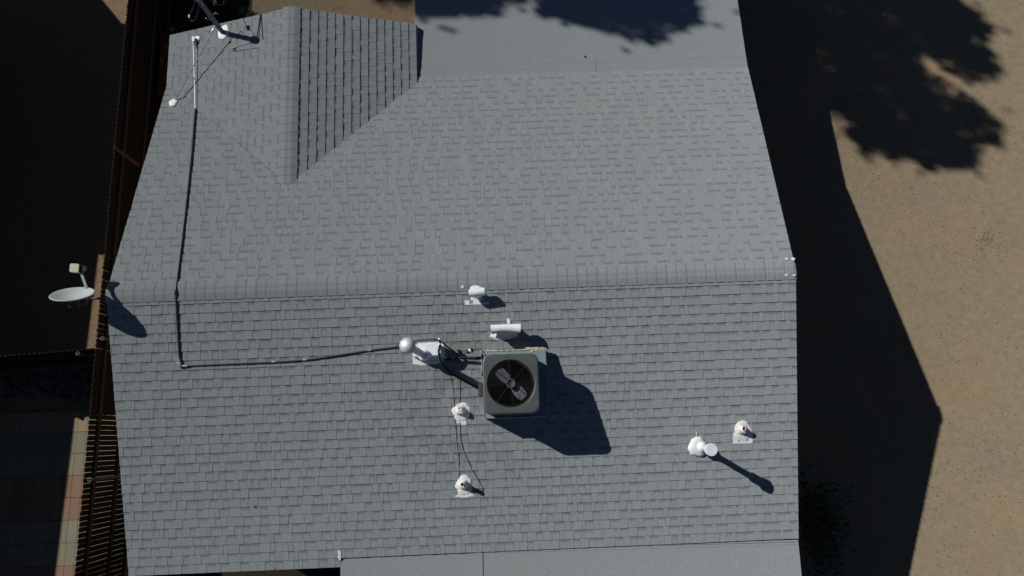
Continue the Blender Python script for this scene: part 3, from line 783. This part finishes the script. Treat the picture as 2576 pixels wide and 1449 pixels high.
# tall vent pipe with round cap
cp=meet((1790,1131),(1937,1227),LO); bs=onp((1762,1124),LO)
tv=thing('tall_vent_pipe','tall white vent pipe with flat round cap casting a long thin shadow','vent pipe',bs)
axv=(cp-bs).normalized(); Lv=(cp-bs).length
m=MB(); m.tube([bs-axv*.02,bs+axv*(Lv-.09)],.046,24); m.obj('pipe',M_white,tv)
m=MB(); m.lathe([(.088,.15),(.086,.165),(.062,.20),(.047,.225)],bs,axv,28); m.obj('collar',M_white,tv); m=MB(); m.lathe([(.046,Lv-.22),(.070,Lv-.18),(.070,Lv-.13),(.046,Lv-.09)],bs,axv,24); m.obj('collar',M_white,tv)
m=MB(); m.lathe([(.055,-.09),(.088,-.055),(.092,-.008),(.090,-.001),(.074,-.001),(.072,.003),(.069,-.001),(.050,-.001),(.048,.003),(.045,-.001),(.026,-.001),(.024,.003),(.021,-.001),(.0001,-.001)],cp,V((.12,.02,1)),36,False); m.obj('rain_cap',M_white,tv)
dome_patch((1755,1123),.155,.15,'sealant_mound',tv,.055,12)
m=MB(); p=onp((1752,1098),LO); m.tube([p+LO[0]*.016,p+LO[0]*.018+V((.002,.055,.014)),p+LO[0]*.018+V((-.006,.075,.02))],.006,6); m.obj('sealant_drip',M_seal,tv)

# ------------------------------------------------------------------ electric mast, brace and wires
mb_=onp((562,84),WL); mt_=meet((500,-6),(635,104),WL)
mb2=mb_
mast=thing('service_mast','dark grey steel electric service mast with weatherhead at the top left roof corner','electric mast',mb_)
mx=(mt_-mb_).normalized(); Lm=(mt_-mb_).length
m=MB(); m.tube([mb_-mx*.05,mb_+mx*Lm],.042,24); m.obj('mast_pipe',M_mast,mast)
m=MB(); m.lathe([(.045,-.03),(.065,0),(.072,.05),(.066,.10),(.040,.135),(.0001,.145)],mt_,mx,28); m.obj('weatherhead',M_mast,mast)
for t in (.22,.5,.78): m=MB(); m.lathe([(.043,-.02),(.047,-.016),(.047,.016),(.043,.02)],mb_+mx*Lm*t,mx,24); m.obj('clamp',M_mast,mast)
dome_patch((564,82),.115,.135,'sealant_patch',mast,.02,17,WL)
m=MB(); h1=mb_+mx*Lm*.42; m.tube([h1,h1+V((-.09,-.005,-.01)),h1+V((-.10,-.005,.05))],.008,6); h2=mb_+mx*Lm*.5; m.tube([h2,h2+V((.08,.08,0)),h2+V((.13,.02,.02))],.008,6); m.obj('step_hook',M_mast,mast)
# brace
bt=mb_+mx*Lm*.30; 
bt=meet((538,72),(583,103),WL); bt_m=mb_+mx*((bt-mb_).dot(mx)); bf=onp((437,258),UP)
if above(WL,bf)<0: bf=onp((437,258),WL)
br=thing('brace_rod','thin steel brace rod slanting from the electric mast down to a white sealed foot','brace rod',bf)
m=MB(); m.tube([bf,bt],.0085,12); m.obj('rod',M_cond,br)
m=MB(); m.tube([bt-(bt-bf).normalized()*.06,bt],.017,10); m.tube([bt,bt_m],.008,8); m.obj('rod_clamp',M_galv,br)
dome_patch((437,260),.075,.085,'sealant_patch',br,.02,23,UP)
# wires at the weatherhead
wt=mt_+mx*.08
loop=spline([wt+V((-.05,0,0)),onz((488,12),wt.z-.12),onz((477,40),wt.z-.28),onz((480,52),wt.z-.32),onz((490,50),wt.z-.28),onz((497,30),wt.z-.14),onz((500,12),wt.z-.02)],8)
m=MB(); m.tube(loop,.006,6); w1=m.obj('drip_loop',M_cable,None); tag(w1,'thin black drip loop of cable hanging left of the electric mast head','cable','service wires at the mast')
m=MB(); p=onz((476,41),wt.z-.27); m.lathe([(.0001,-.03),(.014,-.022),(.016,.01),(.008,.026),(.0001,.03)],p,V((0,1,.2)),12); o=m.obj('wire_connector',M_white); tag(o,'small pale wire connector on the drip loop at the mast','connector')
for k,(a_,b_,s_) in enumerate([((-.0,.03,.02),(.5,5.0,.55),-.35),((.03,.02,-.03),(.75,5.2,.4),-.30),((.02,.0,.06),(.62,5.4,.7),-.42)]):
    s0=wt+V(a_); s1=wt+V(b_); mid=[s0.lerp(s1,t)+V((.10*math.sin(9*t+k),0,s_*4*t*(1-t)*.8)) for t in (0,.08,.2,.4,.6,.8,1)]
    m=MB(); m.tube(spline(mid,5),.008+.002*(k==0),6); o=m.obj('service_cable',M_cable); tag(o,['thickest overhead service cable leaving the electric mast head','thin overhead cable on the right side of the mast head cables','middle one of the three overhead cables at the mast head'][k],'cable','overhead service cables')
m=MB(); q=[wt+V((.04,0,0)),mb_+mx*Lm*.85+V((.13,.10,-.04)),mb_+mx*Lm*.7+V((.17,.16,-.1)),mb_+mx*Lm*.6+V((.20,.30,-.12)),mb_+mx*Lm*.72+V((.16,.46,-.05)),wt+V((.1,.7,-.05))]
m.tube(spline(q,7),.006,6); o=m.obj('slack_cable',M_cable); tag(o,'slack black cable hanging on the right side of the electric mast','cable','service wires at the mast')
m=MB(); p=mb_+mx*Lm*.72+V((.14,.14,-.04)); m.box(p,.05,.09,.05,frame(V((.2,.3,1)))); o=m.obj('cable_splice',M_dgrey,bevel=.01); tag(o,'dark cable splice block beside the electric mast','cable splice')

# ------------------------------------------------------------------ conduit
def lay(px,P,h): return onp(px,P)+V((0,0,h))
cdt=thing('roof_conduit','long grey metal conduit laid across the roof from the top left corner to the flue','conduit',onp((450,800),LO))
top=meet((486,101),(498,108),WL)
pA=[meet((487,110),(500,125),WL), lay((491,200),WL,.10), lay((493,275),UP,.03)]
pA=[top+V((.0,-.06,-.02)), None, None]
c0=meet((487,114),(499,124),WL); c1=lay((493,276),UP,.030)
m=MB(); m.tube([c0,c0.lerp(c1,.5),c1],.0062,10); m.obj('upper_run',M_galv,cdt)
r2=[(493,276),(484,390),(470,520),(456,640),(446,716)]
pts=[lay(p,UP,.028) for p in r2]+[lay((444,738),LO,.046)]+[lay(p,LO,.026) for p in ((445,752),(449,830),(454,905))]
m=MB(); m.tube(pts,.0145,10); m.obj('middle_run',M_dcond,cdt)
m=MB(); m.tube([lay((454,903),LO,.032),lay((452,917),LO,.034)],.021,12); m.tube([lay((459,921),LO,.034),lay((474,921),LO,.030)],.019,12); m.box(lay((455,918),LO,.035),.05,.07,.05,frame(LO[0])); m.obj('elbow_fitting',M_galv,cdt,bevel=.008)
pts=[lay(p,LO,.028) for p in ((470,921),(560,917),(680,912),(770,906),(860,893),(940,881),(1004,873))]
pts=spline(pts,4); m=MB(); m.tube(pts,.0125,10); m.obj('lower_run',M_dcond,cdt)
for px in ((768,906),(690,911),(930,882)):
    m=MB(); p=lay(px,LO,.028); m.tube([p-V((.03,0,0)),p+V((.03,.004,0))],.016,10); m.obj('coupling',M_galv,cdt)
hb=thing('conduit_head','small bright metal conduit body sealed to the roof at the top left corner','conduit fitting',lay((489,108),WL,0))
m=MB(); tp=meet((487,99),(499,108),WL); m.prism(rrect(.022,.052,.018,4),-.03,.02,frame(V((0,0,1)),V((1,.05,0))),tp); m.obj('fitting_body',M_galv,hb,bevel=.006)
m=MB(); ft=onp((497,99),WL); m.tube([ft,tp-V((0,-.03,.02))],.016,10); m.obj('riser',M_galv,hb); m=MB(); m.tube([tp+V((0,-.05,-.01)),c0],.015,10); m.obj('connector_nut',M_galv,hb)
dome_patch((498,99),.055,.06,'sealant_patch',hb,.014,31,WL)

# cable bundles at the flue box / AC
m=MB(); zb_=hz
pts=spline([lay((1004,873),LO,.028),onp((1040,862),LO)+V((0,0,.10)),onz((1072,855),zb_+.03),onz((1098,855),zb_+.06),onz((1112,861),zb_+.05),onz((1122,870),zb_-.0),onz((1140,883),zb_-.15),onz((1165,905),zb_-.30)],8)
m.tube(pts,.013,10); o=m.obj('insulated_cable',M_cable); tag(o,'thick black cable arching from the conduit over the top of the white housing','cable')
m=MB(); pts=spline([onz((1106,858),zb_+.05),onz((1106,872),zb_+.05),lay((1108,893),LO,.26),lay((1115,918),LO,.13),lay((1136,940),LO,.07),lay((1168,959),LO,.08),lay((1203,977),LO,.16),lay((1214,983),LO,.2)],9)
m.tube(pts,.017,12); o=m.obj('flexible_conduit',M_cable); tag(o,'thick black flexible conduit curving from the white housing to the air conditioner','conduit')
m=MB(); m.tube([onz((1105,852),zb_+.02)+V((0,0,.0)),onz((1106,868),zb_+.055)],.02,12); o=m.obj('white_elbow',M_white); tag(o,'small white elbow at the top right corner of the white housing','pipe elbow')
m=MB(); pts=spline([lay((1118,908),LO,.10),lay((1140,904),LO,.09),lay((1170,902),LO,.10),lay((1195,903),LO,.12),lay((1213,903),LO,.16)],5); m.tube(pts,.021,10); o=m.obj('refrigerant_line',M_cable); tag(o,'black insulated refrigerant line running straight into the air conditioner side','pipe')
# filter drier with wire
fd_=thing('inline_connector','small black connector with white tag hanging on a thin wire by the air conditioner','connector',lay((1184,888),LO,.2))
pc=lay((1184,888),LO,.24); ad=(onz((1191,885),pc.z)-onz((1177,892),pc.z)).normalized()
m=MB(); m.lathe([(.010,-.055),(.030,-.04),(.034,-.03),(.034,.03),(.030,.04),(.010,.055)],pc,ad,16); m.obj('plug_body',M_cable,fd_)
m=MB(); m.lathe([(.0355,-.012),(.0355,.014)],pc,ad,16); m.obj('tag_band',M_white,fd_)
m=MB(); m.tube(spline([pc+ad*.05,lay((1200,883),LO,.27),lay((1212,887),LO,.32),onz((1222,893),ZR+.27)],6),.006,6); m.tube(spline([pc-ad*.05,lay((1168,897),LO,.18),lay((1158,904),LO,.11)],5),.006,6); m.obj('wire',M_cable,fd_)
# thin cable running down the slope, looping back
m=MB(); H=.012
dn=[lay((1112,908),LO,.12),lay((1122,920),LO,.07),lay((1133,941),LO,.03)]+[lay(p,LO,H+.006) for p in ((1139,962),(1142,1000),(1143,1033),(1145,1060),(1150,1110),(1155,1160),(1155,1205))]
dn+= [lay((1160,1214),LO,.06),lay((1162,1220),LO,.14)]
m.tube(spline(dn,5),.0042,6); o=m.obj('thin_cable',M_cable); tag(o,'thin black cable running down the slope into the lowest plumbing vent','cable')
m=MB(); dn=[lay(p,LO,H+.006) for p in ((1150,938),(1157,945),(1158,985),(1156,1012))]+[lay((1151,1024),LO,.028),lay((1149,1036),LO,.03),lay((1153,1050),LO,.024)]+[lay(p,LO,H+.006) for p in ((1158,1064),(1158,1085),(1160,1108),(1168,1135),(1180,1165),(1196,1195),(1212,1222),(1216,1231),(1209,1235),(1194,1234))]
m.tube(spline(dn,5),.0042,6); o=m.obj('looped_cable',M_cable); tag(o,'thin black cable that bends right and ends in a small loop beside the lowest vent','cable')

# ------------------------------------------------------------------ satellite dish
dc=meet((180,741),(288,785),LO); lc=meet((187,677),(288,720),UP)
dish=thing('satellite_dish','pale grey satellite dish on an arm beyond the left end of the ridge','satellite dish',A+V((.02,0,-.1)))
ca=.315; sa_=math.sqrt(1-ca*ca)
toc=(CAM-dc).normalized(); im=CM@V((-.18,.98,0)); im=(im-toc*im.dot(toc)).normalized()
dn_=(toc*ca+im*sa_).normalized()
Rr=48.5/FPX*(-(CM.transposed()@(dc-CAM)).z)
m=MB(); ux=dn_.orthogonal().normalized(); 
prof=[(.0001,-.075),(Rr*.35,-.066),(Rr*.7,-.038),(Rr*.96,-.004),(Rr,.0),(Rr+.006,-.006),(Rr+.002,-.016),(Rr*.7,-.050),(Rr*.35,-.078),(.0001,-.087)]
m.lathe(prof,dc,dn_,48); m.obj('reflector',M_dish,dish)
lnbc=lc
m=MB(); u_=(CM@V((1,0,0))).normalized(); v_=dn_
LM=frame((toc-SD.normalized()*.35).normalized(),u_)
m.prism(rrect(.058,.062,.018,4),-.05,.035,LM,lnbc+LM@V((.02,0,0))*0); m.obj('feed_horn_cover',M_lnb,dish,bevel=.01)
m=MB(); m.prism([(.0,-.06),(.05,-.05),(.09,-.02),(.085,.035),(.0,.055)],-.045,.02,LM,lnbc+LM@V((.055,-.0,-.005))); m.obj('receiver_body',M_dgrey,dish,bevel=.008)
arm0=lnbc+LM@V((.07,-.04,-.03)); low=dc+ (CM@V((.30,-.02,-.02))).normalized()*Rr*.55-dn_*.03
am=onz((217,722),dc.z-.02)
m=MB(); dd=(am-arm0); m.box((arm0+am)/2,dd.length+.04,.035,.045,Matrix((dd.normalized(),(toc.cross(dd)).normalized(),dd.normalized().cross((toc.cross(dd)).normalized()))).transposed()); m.obj('feed_arm',M_dish,dish,bevel=.004)
brk=A+V((.0,-.06,-.10)); bk=dc-dn_*.15
m=MB(); m.tube(spline([bk,bk+V((.10,.0,-.10)),onz((225,752),A.z-.15),brk],6),.020,12); m.obj('mount_pipe',M_dgrey,dish)
m=MB(); m.box(bk,.14,.07,.12,frame(dn_)); m.obj('rear_bracket',M_dgrey,dish,bevel=.006)
m=MB(); m.box(brk+V((.03,0,-.02)),.03,.12,.16); m.obj('wall_plate',M_galv,dish)

# ------------------------------------------------------------------ tree casting the dappled shade
tree=thing('shade_tree','tall broad tree behind the house whose crown shades the patio roof','tree',(-2.5,14.5,0))
polyR=[(1030,-150),(1030,44),(1075,54),(1125,46),(1160,46),(1185,58),(1205,76),(1235,58),(1259,36),(1275,18),(1309,11),(1342,18),(1359,44),(1392,50),(1425,62),(1475,78),(1542,96),(1590,104),(1630,114),(1662,122),(1685,92),(1718,90),(1735,84),(1762,33),(1756,-150)]
polyS=[(925,-120),(930,4),(960,14),(985,10),(1010,24),(1030,30),(1044,40),(1044,-120)]
polyG=[(1850,-200),(1850,200),(2060,280),(2083,292),(2127,302),(2108,322),(2123,338),(2150,372),(2200,406),(2237,416),(2283,406),(2333,438),(2383,430),(2450,436),(2472,385),(2450,366),(2507,372),(2535,320),(2497,274),(2453,248),(2400,208),(2350,178),(2325,158),(2350,164),(2403,199),(2450,215),(2500,204),(2528,173),(2497,120),(2484,88),(2512,67),(2470,24),(2410,-4),(2380,-200)]
def inside(p,poly):
    c=False; n=len(poly)
    for i in range(n):
        x1_,y1_=poly[i]; x2_,y2_=poly[(i+1)%n]
        if (y1_>p[1])!=(y2_>p[1]) and p[0]<(x2_-x1_)*(p[1]-y1_)/(y2_-y1_)+x1_: c=not c
    return c
def edge(p,poly):
    b=1e9; n=len(poly)
    for i in range(n):
        a=V((*poly[i],0)); c=V((*poly[(i+1)%n],0)); d=c-a; t=max(0,min(1,(V((*p,0))-a).dot(d)/d.dot(d))); b=min(b,(V((*p,0))-a-d*t).length)
    return b
q=random.Random(77); m=MB(); holes=[(2325,152,22,12),(1945,120,20,8),(1930,205,30,10),(2010,145,26,7),(2075,165,14,5),(2210,215,14,4)]
clumps=[]
for poly,P,cnt in ((polyR,PA,420),(polyS,(V((0,0,1)),0.),40),(polyG,(V((0,0,1)),0.),1000)):
    xs=[p[0] for p in poly]; ys=[p[1] for p in poly]; k=0
    while k<cnt:
        p=(q.uniform(min(xs),max(xs)),q.uniform(min(ys),max(ys)))
        if not inside(p,poly) or edge(p,poly)<3: continue
        if any(((p[0]-a)/(b+12))**2+((p[1]-c)/(d+10))**2<1 for a,c,b,d in holes): continue
        k+=1; s=onp(p,P); z=q.uniform(9.5,12.5); c=s-SD*(z-s.z); ed_=edge(p,poly)
        clumps.append((c,min(.30,max(.05,ed_/130*.9))))
        if ed_<22 and q.random()<.8: clumps.append((c+V((q.gauss(0,.14),q.gauss(0,.14),q.gauss(0,.14))),.045))
for c,r_ in clumps:
    for j in range(max(6,int(80*min(1,r_/.24)))):
        o=V((q.gauss(0,1),q.gauss(0,1),q.gauss(0,1))); o=o.normalized()*r_*q.random()**.5; s=q.uniform(.045,.068); nn=V((q.uniform(-1,1),q.uniform(-1,1),q.uniform(.2,1))).normalized(); F=frame(nn,V((q.uniform(-1,1),q.uniform(-1,1),0.1))); p=c+o
        m.mesh([p+F@V((-s,0,0)),p+F@V((0,-s*.5,0)),p+F@V((s,0,0)),p+F@V((0,s*.5,0))],[(0,1,2,3)])
m.obj('crown',M_leaf,tree)
m=MB(); cs=[c for c,_ in clumps]; cx=sum((c for c in cs),V((0,0,0)))/len(cs)
tb_=V((cx.x,cx.y+.8,0)); fork=V((cx.x,cx.y,6.5)); m.tube([tb_,tb_.lerp(fork,.5)+V((.1,0,0)),fork],[.28,.22,.18],12)
for k in range(16):
    c=q.choice(cs); mid=fork.lerp(c,.5)+V((q.uniform(-.3,.3),q.uniform(-.2,.4),.2)); m.tube([fork,mid,c],[.10,.06,.02],7)
m.obj('trunk',M_bark,tree)

# ------------------------------------------------------------------ yard bits behind the house and small debris
gsh=thing('low_shrub','low yellow green shrub beside the gable end of the roof','shrub',onz((612,42),0))
m=MB(); q=random.Random(5)
for i in range(420):
    p=onz((q.uniform(592,638),q.uniform(28,70)),0); h=q.uniform(.08,.22); a=q.uniform(0,6.28); d=V((math.cos(a)*h*.5,math.sin(a)*h*.5,h)); x=V((-math.sin(a),math.cos(a),0))*.012
    m.mesh([p-x,p+x,p+d],[(0,1,2)])
m.obj('foliage',M_grass,gsh)
hedge=thing('shaded_shrub','dark shrub in the deep shade right of the lower roof edge','shrub',onz((2060,1330),0))
m=MB()
for i in range(800):
    p=onz((2055,1320),0)+V((q.gauss(0,.24),q.gauss(0,.40),min(.5,abs(q.gauss(.15,.15))))); s=q.uniform(.03,.06); F=frame(V((q.uniform(-1,1),q.uniform(-1,1),1)))
    m.mesh([p+F@V((-s,0,0)),p+F@V((0,-s*.5,0)),p+F@V((s,0,0)),p+F@V((0,s*.5,0))],[(0,1,2,3)])
m.obj('foliage',M_dleaf,hedge); m=MB(); p=onz((2035,1320),0)
for k in range(5): m.tube([p,p+V((q.uniform(-.2,.3),q.uniform(-.3,.3),.5))],[.015,.006],6)
m.obj('stem',M_bark,hedge)
pb=thing('planter_box','low rusty brown planter panel with red blooms between fence and gable','planter',onz((420,170),0))
pp=[onz(p,.35) for p in ((405,82),(470,118),(470,265),(396,235))]
m=MB(); b=[V((p.x,p.y,.02)) for p in pp]; m.mesh(pp+b,[(3,2,1,0),(0,1,5,4),(1,2,6,5),(2,3,7,6),(3,0,4,7)]); m.obj('panel',M_brown,pb)
for k,px in enumerate(((434,77),(419,121),(406,154))):
    m=MB(); c=onz(px,.36); m.lathe([(.02,0),(.045,.02),(.055,.05),(.03,.075),(.0001,.08)],c,n=11,jit=.45)
    m.obj('red_bloom',M_red,pb)
# pebbles scattered over the sand
m=MB(); q=random.Random(31); base=[V((1,0,0)),V((.3,.95,0)),V((-.8,.6,0)),V((-.8,-.6,0)),V((.3,-.95,0)),V((0,0,.8))]
for i in range(8200):
    if i>=6000:
        a_,b_,c_=q.choice([(2490,615,28),(2485,600,14),(2478,300,20),(2530,330,25),(2440,640,40),(2350,1250,60),(2480,1150,70),(2300,520,60),(2200,470,50),(2450,900,90)]); px=(q.gauss(a_,c_),q.gauss(b_,c_))
    elif i<5200: px=(q.uniform(1880,2600),q.uniform(-20,1470))
    else: px=(q.uniform(630,1050),q.uniform(-20,60))
    p=onz(px,0); s=.005+.013*q.random()**3; a=q.uniform(0,6.28); M_=Matrix.Rotation(a,3,'Z')
    m.mesh([p+M_@(b*s) for b in base],[(0,1,5),(1,2,5),(2,3,5),(3,4,5),(4,0,5)])
o=m.obj('pebbles',M_peb); tag(o,'tiny dark pebbles scattered over the sandy ground','pebbles',kind='stuff')
# debris on the roof
def debris(px,P,s,lab,seed):
    q=random.Random(seed); p=onp(px,P)+P[0]*.016; m=MB()
    for k in range(4):
        a=q.uniform(0,6.28); d=V((math.cos(a),math.sin(a),0))*s*q.uniform(.5,1); m.tube([p,p+d*.5+V((0,0,s*.3)),p+d],[s*.16,s*.2,s*.05],5)
    o=m.obj('dry_twig',M_bark); tag(o,lab,'twig','bits of dry debris on the roof')
debris((642,1273),LO,.035,'dark dry twig low on the left part of the front slope',1)
debris((701,1004),LO,.022,'tiny dark twig in the middle left of the front slope',2)
debris((897,660),UP,.02,'tiny twig on the rear slope just above the ridge cap',4)
debris((680,1444-560),LO,.014,'speck of bark on the left part of the front slope',5)
m=MB(); p=onp((1471,143),PA); m.lathe([(.0001,0),(.016,.004),(.018,.012),(.010,.022),(.0001,.025)],p+PA[0]*.008,V((0,0,1)),12); o=m.obj('seed_pod',M_bark); tag(o,'small round dark seed pod lying on the smooth patio roof','seed pod')
m=MB(); q=random.Random(9)
p0=onp((684,1434),LO)+LO[0]*.016; m.tube(spline([p0,p0+V((.05,.01,.004)),p0+V((.08,.05,.01))],4),.004,5); o=m.obj('straw_stem',M_rail); tag(o,'pale curved straw stem near the bottom left roof edge','twig')
